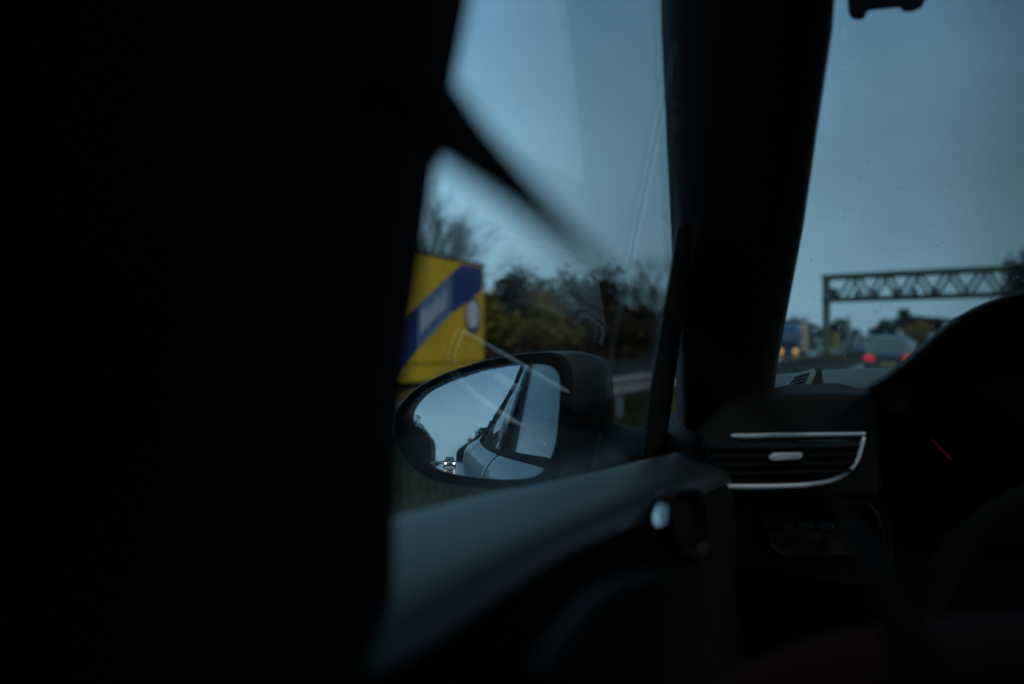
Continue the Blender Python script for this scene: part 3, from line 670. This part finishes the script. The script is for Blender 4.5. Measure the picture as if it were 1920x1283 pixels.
# dashboard
DP = [(2.10, 1.150), (2.03, 1.205), (1.9, 1.216), (1.72, 1.210), (1.64, 1.198), (1.595, 1.175), (1.57, 1.13), (1.565, 1.0), (1.60, .90), (1.72, .62), (1.80, .32)]
rings = []
for i in range(29):
    x = -.70 + 1.40 * i / 28; e_ = abs(x) / .70; dz = -.042 * min(1, max(0, (e_ - .80) / .16)) ** 1.3
    rings.append([Vector((x, y - .10 * e_ * e_ * (1 if y > 1.8 else .15), z + dz * interp([(1.6, 1), (1.72, 1), (1.9, .25), (2.1, .2)], y))) for y, z in DP])
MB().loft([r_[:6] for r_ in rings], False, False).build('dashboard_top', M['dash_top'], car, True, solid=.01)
MB().loft([r_[5:] for r_ in rings], False, False).build('dashboard', M['fascia'], car, True, solid=.009)  # face is a near-black copy of the top, its shade in the colour
for sx in (-1, 1):
    MB().loft([[Vector((sx * x, y, z)) for x, z in ((.690, .40), (.690, zt_), (.772, zt_ - .02), (.772, .40))] for y, zt_ in ((1.50, 1.10), (1.58, 1.15), (1.70, 1.185), (1.95, 1.185), (2.12, 1.14))]).build('dash_end_cap', M['fascia'], car, True)
MB().tube([Vector((x / 10, 2.03 - .10 * (x / 7) ** 2, 1.213 - .004 * abs(x / 7))) for x in range(-7, 8)], .008, 8).build('screen_seal', M['bezel'], car, True)
# vent pod on the left end of the dash face
podp = [(1303, 806), (1330, 780), (1352, 762), (1440, 742), (1560, 738), (1640, 742), (1650, 930), (1372, 934), (1342, 900)]
pf = [UD(a, c, 1.50 - .05 * (c - 740) / 190) for a, c in podp]
pb = [v + Vector((.01, .16, .008)) for v in pf]
pod = MB().loft([pf, pb]).build('vent_pod', M['fascia'], car, bevel=.006)
lowp = [(1352, 936), (1660, 932), (1690, 1075), (1620, 1110), (1384, 1066)]
lf = [UD(a, c, 1.50) for a, c in lowp]
MB().loft([lf, [v + Vector((0, .14, 0)) for v in lf]]).build('lower_dash_panel', M['door_pad'], car, bevel=.006)
# air vent: recess, slats, two bright strips that meet at a point, sliding knob
vent = [UD(a, c, t) for a, c, t in ((1322, 824, 1.485), (1480, 822, 1.470), (1618, 820, 1.445), (1612, 862, 1.437), (1580, 893, 1.43), (1530, 905, 1.428), (1350, 908, 1.425))]
vm_ = sum(vent, Vector()) / len(vent)
av = MB().loft([vent, [v.lerp(vm_, .04) + Vector((0, .03, 0)) for v in vent]]).build('air_vent', M['gloss'], car)
for k in range(4):
    t = (k + 1) / 5
    a = UD(1326 + 24 * t, 824 + 84 * t, 1.478 - .05 * t); c = UD(1610 - 20 * t * t, 822 + 76 * t, 1.438 - .015 * t)
    MB().loft([[p_ + Vector((0, dy, dz)) for dy, dz in ((-.004, -.001), (-.004, .001), (.016, .005), (.016, .003))] for p_ in (a, (a + c) / 2, c)]).build('slat', M['plastic'], av)
def strip(name, pts, w0):
    c = catmull(pts, 6); n = len(c); b_ = MB(); rr = []
    for i, p_ in enumerate(c):
        r_ = w0 * (1 - .35 * (i / n)); rr.append(r_)
    b_.tube(c, rr, 10); return b_.build(name, M['chrome'], av, True)
strip('bright_strip', [UD(1325, 818, 1.488), UD(1400, 818, 1.478), UD(1480, 816, 1.466), UD(1560, 815, 1.452), UD(1622, 814, 1.440)], .0029)
strip('bright_strip', [UD(1352, 913, 1.424), UD(1430, 913, 1.425), UD(1520, 909, 1.426), UD(1572, 896, 1.428), UD(1604, 868, 1.432), UD(1620, 820, 1.440)], .0029)
kn = [UD(a, c, 1.425) for a, c in ((1440, 858), (1446, 852), (1500, 851), (1503, 858), (1498, 862), (1447, 864))]
MB().loft([kn, [v + Vector((0, .02, 0)) for v in kn]]).build('slide_knob', M['chrome'], av, bevel=.001)
# storage tray with a row of switches
tray = [UD(a, c, 1.49) for a, c in ((1422, 944), (1640, 940), (1668, 1020), (1640, 1040), (1452, 1042), (1432, 1010))]
tm = sum(tray, Vector()) / len(tray)
to = smooth_closed(resample(tray, 36), 2)
sp = MB().loft([to, [v + Vector((0, -.006, 0)) for v in to], [tm + (v - tm) * .92 + Vector((0, -.006, 0)) for v in to], [tm + (v - tm) * .90 + Vector((0, .004, 0)) for v in to]]).build('switch_panel', M['plastic'], car, True)
for k in range(4):
    c = UD(1472 + 38 * k, 986 + k, 1.478)
    MB().box(c, (.016, .008, .008)).build('switch', M['dash_top'], sp, bevel=.002)
# side demister grille on the dash corner, facing the side glass
VC = CAM - GN * (2 * (CAM - GP).dot(GN))               # the viewer's image in the glass
def via(px, py, p0, n0):
    d = ray(px, py); d = d - GN * (2 * d.dot(GN)); return hit(VC, d, p0, n0)
dn = Vector((-.60, -.28, .75)).normalized()
dc = hit(VC, (lambda d: d - GN * (2 * d.dot(GN)))(ray(1092, 622)), Vector((-.645, 1.70, 1.2)), Vector((0, 1, 0)))
def dem(pts): return [via(a, c, dc, dn) for a, c in pts]
padp = smooth_closed(resample(dem([(1082, 576), (1104, 588), (1132, 610), (1134, 646), (1112, 672), (1070, 646), (1054, 630), (1056, 606)]), 40), 1)
dg = MB().loft([padp, [v - dn * .004 for v in padp], [v + Vector((.004, .006, -.03)) for v in padp]]).build('demister_vent', M['fascia'], car, True)
fo = smooth_closed(resample(dem([(1082, 584), (1122, 614), (1122, 640), (1106, 662), (1062, 628), (1064, 612)]), 40), 1)
fm = sum(fo, Vector()) / len(fo)
fi = [fm + (v - fm) * .76 for v in fo]
MB().loft([[v + dn * .001 for v in fo], [v + dn * .005 for v in fo], [v + dn * .005 for v in fi], [v + dn * .0015 for v in fi]], True, True).build('frame', M['grille_frame'], dg)
bk = [v + dn * .003 for v in fi]
MB().loft([bk, [v - dn * .0012 for v in bk]]).build('grille_back', M['slat'], dg)
for k in range(6):
    t = (k + .5) / 6
    a = via(1080 - 14 * t, 590 + 36 * t, dc, dn); c = via(1116 - 10 * t, 614 + 42 * t, dc, dn)
    MB().bar(a + dn * .004, c + dn * .004, .0012, n=4).build('slat', M['rubber'], dg)

# instrument hood and dials
XC = -.33
HP = [(1628, 730), (1660, 712), (1700, 680), (1750, 635), (1800, 592), (1860, 563), (1920, 546), (1975, 541)]
half = [UY(a, c, 1.50) for a, c in HP]
pl = [(v.x, v.z) for v in half]; pl = pl + [(2 * XC - x, z) for x, z in reversed(pl)]
def arch(sx, dz, y): return [Vector((XC + (x - XC) * sx, y, 1.20 + (z - 1.20) * (1 + dz))) for x, z in pl]
hr = [arch(.93, -.14, 1.60), arch(.95, -.10, 1.502), arch(.985, -.01, 1.49), arch(1, 0, 1.50), arch(1.02, 0, 1.56), arch(1.02, -.05, 1.68), arch(1.0, -.25, 1.80), arch(.9, -.75, 1.90)]
MB().loft(hr, False, False).build('instrument_hood', M['fascia'], car, True, solid=.003, subsurf=1)
MB().prism([Vector((XC + (x - XC) * .97, 1.635, z)) for x, z in pl] + [Vector((XC + .19, 1.635, 1.0)), Vector((XC - .19, 1.635, 1.0))], (0, .004, 0)).build('cluster_surround', M['fascia'], car)
cl_ = MB().box((XC, 1.552, 1.12), (.33, .02, .17)).build('instrument_cluster', M['shade_black'], car, bevel=.01)
for cx in (-.44, -.22):
    MB().tube([(cx, 1.544, 1.13), (cx, 1.534, 1.13), (cx, 1.534, 1.13), (cx, 1.543, 1.13)], [.072, .072, .068, .068], 32, False).build('dial_ring', M['shade_black'], cl_, True)
na, nb_ = UY(1745, 822, 1.534), UY(1782, 861, 1.534)
MB().bar(na, nb_, .0005, .0014, 6).build('needle', M['needle'], cl_)
for px, py in ((1767, 796), (1780, 791), (1792, 790), (1793, 802), (1819, 796), (1844, 801)):
    MB().box(UY(px, py, 1.538), (.0026, .001, .0034)).build('gauge_mark', M['tick'], cl_)
# steering wheel
sw = Vector((XC + .02, 1.26, .985)); rot = Euler((R(62), 0, 0)).to_matrix()
pts = [sw + rot @ Vector((.175 * math.cos(a), .165 * math.sin(a), 0)) for a in [2 * math.pi * k / 48 for k in range(48)]]
rings = []
for k, p_ in enumerate(pts):
    rd_ = (p_ - sw).normalized(); ax_ = rot @ Vector((0, 0, 1))
    rings.append([p_ + rd_ * (.015 * math.cos(a)) + ax_ * (.017 * math.sin(a)) for a in [2 * math.pi * j / 10 for j in range(10)]])
b = MB(); b.loft(rings + [rings[0]], True, False)
wh = b.build('steering_wheel', M['shade_black'], car, True)
hub = [sw + rot @ Vector((x, y, -.01)) for x, y in ((-.07, .04), (.07, .04), (.08, -.01), (.05, -.06), (-.05, -.06), (-.08, -.01))]
MB().loft([hub, [v + rot @ Vector((0, 0, .03)) for v in hub]]).build('hub', M['plastic'], wh, bevel=.01)
for a in (R(175), R(5), R(270)):
    e_ = sw + rot @ Vector((.168 * math.cos(a), .158 * math.sin(a), 0)); s_ = sw + rot @ Vector((.06 * math.cos(a), .05 * math.sin(a), 0))
    MB().tube([s_, (s_ + e_) / 2 - rot @ Vector((0, 0, .012)), e_], [.018, .014, .012], 8).build('spoke', M['gloss'], wh, True)
MB().bar((sw.x, sw.y + .02, sw.z - .01), (sw.x, 1.62, .86), .035, .05, 12).build('steering_column', M['plastic'], car, True)
# seats
def seat(x):
    s_ = MB().loft([[Vector((x + cx * w_, y + dy, z)) for cx, dy in ((-1, .02), (-.9, -.05), (-.5, -.07), (.5, -.07), (.9, -.05), (1, .02), (.85, .07), (.5, .045), (-.5, .045), (-.85, .07))] for y, z, w_ in ((.80, .48, .22), (.77, .6, .245), (.70, .8, .255), (.64, .95, .24), (.62, 1.03, .20), (.615, 1.065, .12))]).build('seat_back', M['fabric'], car, True, subsurf=1)
    MB().loft([[Vector((x + cx * .25, y, z + cz)) for cx, cz in ((-1, 0), (-.95, .06), (-.5, .03), (.5, .03), (.95, .06), (1, 0), (.8, -.12), (-.8, -.12))] for y, z in ((.72, .50), (.9, .48), (1.1, .50), (1.25, .53), (1.28, .50))]).build('seat_cushion', M['fabric'], car, True, subsurf=1)
    h = MB().loft([[Vector((x + cx * w_, .60 + dy, z)) for cx, dy in ((-1, 0), (-.8, -.04), (.8, -.04), (1, 0), (.8, .05), (-.8, .05))] for z, w_ in ((1.10, .085), (1.13, .12), (1.22, .125), (1.28, .10), (1.295, .06))]).build('headrest', M['fabric'], car, True, subsurf=1)
    for dx in (-.05, .05): MB().bar((x + dx, .61, 1.02), (x + dx, .60, 1.14), .006).build('headrest_post', M['chrome'], h)
seat(-.30); seat(.38)
MB().box((.03, 1.0, .52), (.20, 1.0, .42)).build('centre_console', M['plastic'], car, bevel=.03)
MB().loft([[Vector((x, y, z)) for y, z in ((-.35, .30), (-.30, .50), (-.75, .47), (-.80, .60), (-1.0, 1.02), (-1.06, 1.06), (-1.12, 1.02), (-1.0, .30))] for x in (-.62, -.3, 0, .3, .62)]).build('rear_bench', M['fabric'], car, True, bevel=.03)

# notched holder at the top of the windscreen
hp = [(1588, -40), (1590, 20), (1594, 33), (1608, 36), (1620, 34), (1626, 18), (1688, 12), (1694, 21), (1712, 20), (1730, 12), (1738, -6), (1742, -40)]
h0 = [UY(a, c, 1.20) for a, c in hp]
ho = MB().loft([h0, [v + Vector((0, .022, .004)) for v in h0]]).build('windscreen_holder', M['rubber'], None, bevel=.002)
tag(ho, 'small black notched holder hanging at the top of the windscreen', 'holder')

# ---- side mirror
MR = 1.22
mc_px = (912, 790); vp_px = (839, 863)
MC = CAM + ray(*mc_px) * 1.66
def mirror_frame(n):
    u = n.cross(UP).normalized(); v = u.cross(n).normalized(); return u, v
n0 = ((CAM - MC).normalized() + Vector((.1, -.99, .1)).normalized()).normalized()
for _ in range(6):
    pv = hit(CAM, ray(*vp_px), MC, n0); nv = ((CAM - pv).normalized() + Vector((0, -1, 0))).normalized()
    n0 = (nv - (pv - MC) / MR).normalized()
def onm(pts): return [hit(CAM, ray(a, c), MC, n0) for a, c in pts]
GO = [(772, 785), (776, 768), (786, 752), (809, 732), (850, 713), (912, 693), (969, 684), (1015, 682), (1036, 685), (1047, 696), (1050, 719), (1048, 764), (1043, 822), (1034, 856), (1019, 884), (999, 897), (946, 900), (889, 896), (843, 888), (815, 879), (793, 856), (779, 822)]
BO = [(738, 795), (742, 768), (774, 730), (832, 699), (900, 677), (969, 663), (1026, 658), (1056, 662), (1070, 674), (1077, 700), (1078, 760), (1072, 830), (1060, 880), (1040, 905), (1000, 915), (923, 918), (877, 914), (820, 905), (779, 886), (756, 862), (742, 830)]
N = 64
go = smooth_closed(resample(onm(GO), N), 1); bo = smooth_closed(resample(onm(BO), N), 1)
def align(a, ref):                                      # start both outlines on the same side
    k = min(range(N), key=lambda i: (a[i] - ref).length); return a[k:] + a[:k]
go = align(go, hit(CAM, ray(772, 785), MC, n0)); bo = align(bo, hit(CAM, ray(738, 795), MC, n0))
back = -n0
mir = []
for s_ in [k / 18 for k in range(1, 19)]:
    mir.append([MC + (v - MC) * s_ for v in go])
def bulge(v): r2 = (v - MC).length_squared; return v + back * (r2 / (2 * MR) + .006)
b = MB(); vs = [bulge(MC)] + [bulge(v) for r_ in mir for v in r_]
fs = [(0, 1 + k, 1 + (k + 1) % N) for k in range(N)]
for i in range(17):
    for k in range(N): fs.append((1 + i * N + k, 1 + (i + 1) * N + k, 1 + (i + 1) * N + (k + 1) % N, 1 + i * N + (k + 1) % N))
b.add(vs, fs)
bc = sum(bo, Vector()) / N
u_, v_ = mirror_frame(n0)
if u_.x < 0: u_ = -u_
def shell(s_, d_, sh): return [bc + (v - bc) * s_ + back * d_ + u_ * sh for v in bo]
def gin(s_, d_): return [MC + (v - MC) * s_ + back * d_ for v in go]
sm = MB().loft([shell(.985, -.001, 0), shell(1.0, .003, 0), shell(1.010, .012, .001), shell(1.03, .03, .010), shell(1.05, .055, .026), shell(1.03, .085, .042), shell(.92, .115, .046), shell(.68, .138, .040), shell(.3, .148, .03)], True, False).build('side_mirror', M['housing'], car, True)
MB().loft([gin(1.0, .02), gin(1.004, .008), gin(1.03, .002), shell(.972, -.002, 0), shell(.986, -.0015, 0)], True, False).build('bezel', M['bezel'], sm, True)
b.build('mirror_glass', M['mirror'], sm, True)
arm = [hit(CAM, ray(a, c), MC + back * .05, n0) for a, c in ((1060, 815), (1150, 800), (1152, 905), (1060, 905))]
MB().loft([arm, [v + back * .07 for v in arm]]).build('mirror_foot', M['housing'], sm, bevel=.012)
a0 = UX(1150, 850, -.82); MB().tube([a0 + Vector((-.03, .06, 0)), a0 + Vector((.02, .08, -.01)), Vector((-.76, a0.y + .10, a0.z - .02))], [.035, .035, .04], 10).build('mirror_arm', M['housing'], sm, True)

# mirror every sided part to the right-hand side of the car
for o in both:
    c = o.copy(); col.objects.link(c); c.scale = (-1, 1, 1)
    for ch in o.children:
        d_ = ch.copy(); col.objects.link(d_); d_.parent = c

# ---- driver
dr = tag(empty('person', (-.30, .72, .50)), 'driver in a dark red jacket, one shoulder showing at the lower edge', 'person')
def skinned(name, verts, edges, radii, m, parent, root=0, sub=2):
    me = bpy.data.meshes.new(name); me.from_pydata([tuple(v) for v in verts], edges, []); me.materials.append(m)
    o = bpy.data.objects.new(name, me); col.objects.link(o); o.parent = parent
    q = o.modifiers.new('skin', 'SKIN'); q.use_smooth_shade = True
    for i, r_ in enumerate(radii):
        me.skin_vertices[0].data[i].radius = (r_, r_) if not hasattr(r_, '__len__') else r_
    me.skin_vertices[0].data[root].use_root = True
    s_ = o.modifiers.new('sub', 'SUBSURF'); s_.levels = sub; s_.render_levels = sub
    return o
V = [(0, .06, .12), (0, .03, .30), (0, .0, .45), (0, .01, .54), (0, .03, .61), (0, .06, .70), (0, .065, .80),     # pelvis, waist, chest, collar, neck, head
     (-.265, .0, .55), (-.33, .12, .36), (-.15, .40, .40), (-.06, .46, .36),                                      # left shoulder, elbow, wrist, palm
     (.19, .03, .545), (.26, .16, .34), (.19, .42, .45), (.155, .50, .465),
     (-.10, .10, .09), (-.13, .50, .13), (-.12, .72, -.20), (-.12, .82, -.22), (.10, .10, .09), (.13, .50, .13), (.12, .72, -.20), (.12, .82, -.22)]
E_ = [(0, 1), (1, 2), (2, 3), (3, 4), (4, 5), (5, 6), (3, 7), (7, 8), (8, 9), (9, 10), (3, 11), (11, 12), (12, 13), (13, 14), (0, 15), (15, 16), (16, 17), (17, 18), (0, 19), (19, 20), (20, 21), (21, 22)]
rad = [(.15, .11), (.145, .10), (.16, .11), (.12, .08), .055, .075, .085, .072, .05, .036, .035, .072, .05, .036, .035, .09, .065, .05, .04, .09, .065, .05, .04]
skinned('body', V, E_, rad, M['red_cloth'], dr)
MB().loft([[Vector((r_ * math.cos(a), .07 + r_ * 1.15 * math.sin(a), z)) for a in [2 * math.pi * k / 16 for k in range(16)]] for z, r_ in ((.70, .055), (.72, .078), (.77, .092), (.83, .095), (.88, .082), (.915, .045))]).build('hair', M['hair'], dr, True, subsurf=1)
for s_ in (-1, 1):
    for k in range(5):
        bx_ = Vector((-.055 if s_ < 0 else .16, .47 if s_ < 0 else .51, (.36 if s_ < 0 else .475) + (.03 - .014 * k if k else 0)))
        if k == 0: pts = [bx_ + Vector((0, -.02, .02)), bx_ + Vector((-s_ * .02, 0, .04)), bx_ + Vector((-s_ * .03, .02, .05))]
        else: pts = [bx_, bx_ + Vector((-s_ * .012, .03, .005)), bx_ + Vector((-s_ * .035, .04, 0)), bx_ + Vector((-s_ * .045, .025, -.004))]
        MB().tube(catmull(pts, 3), [.009 - .0004 * j for j in range(3 * (len(pts) - 1) + 1)], 8).build('finger', M['skin'], dr, True)
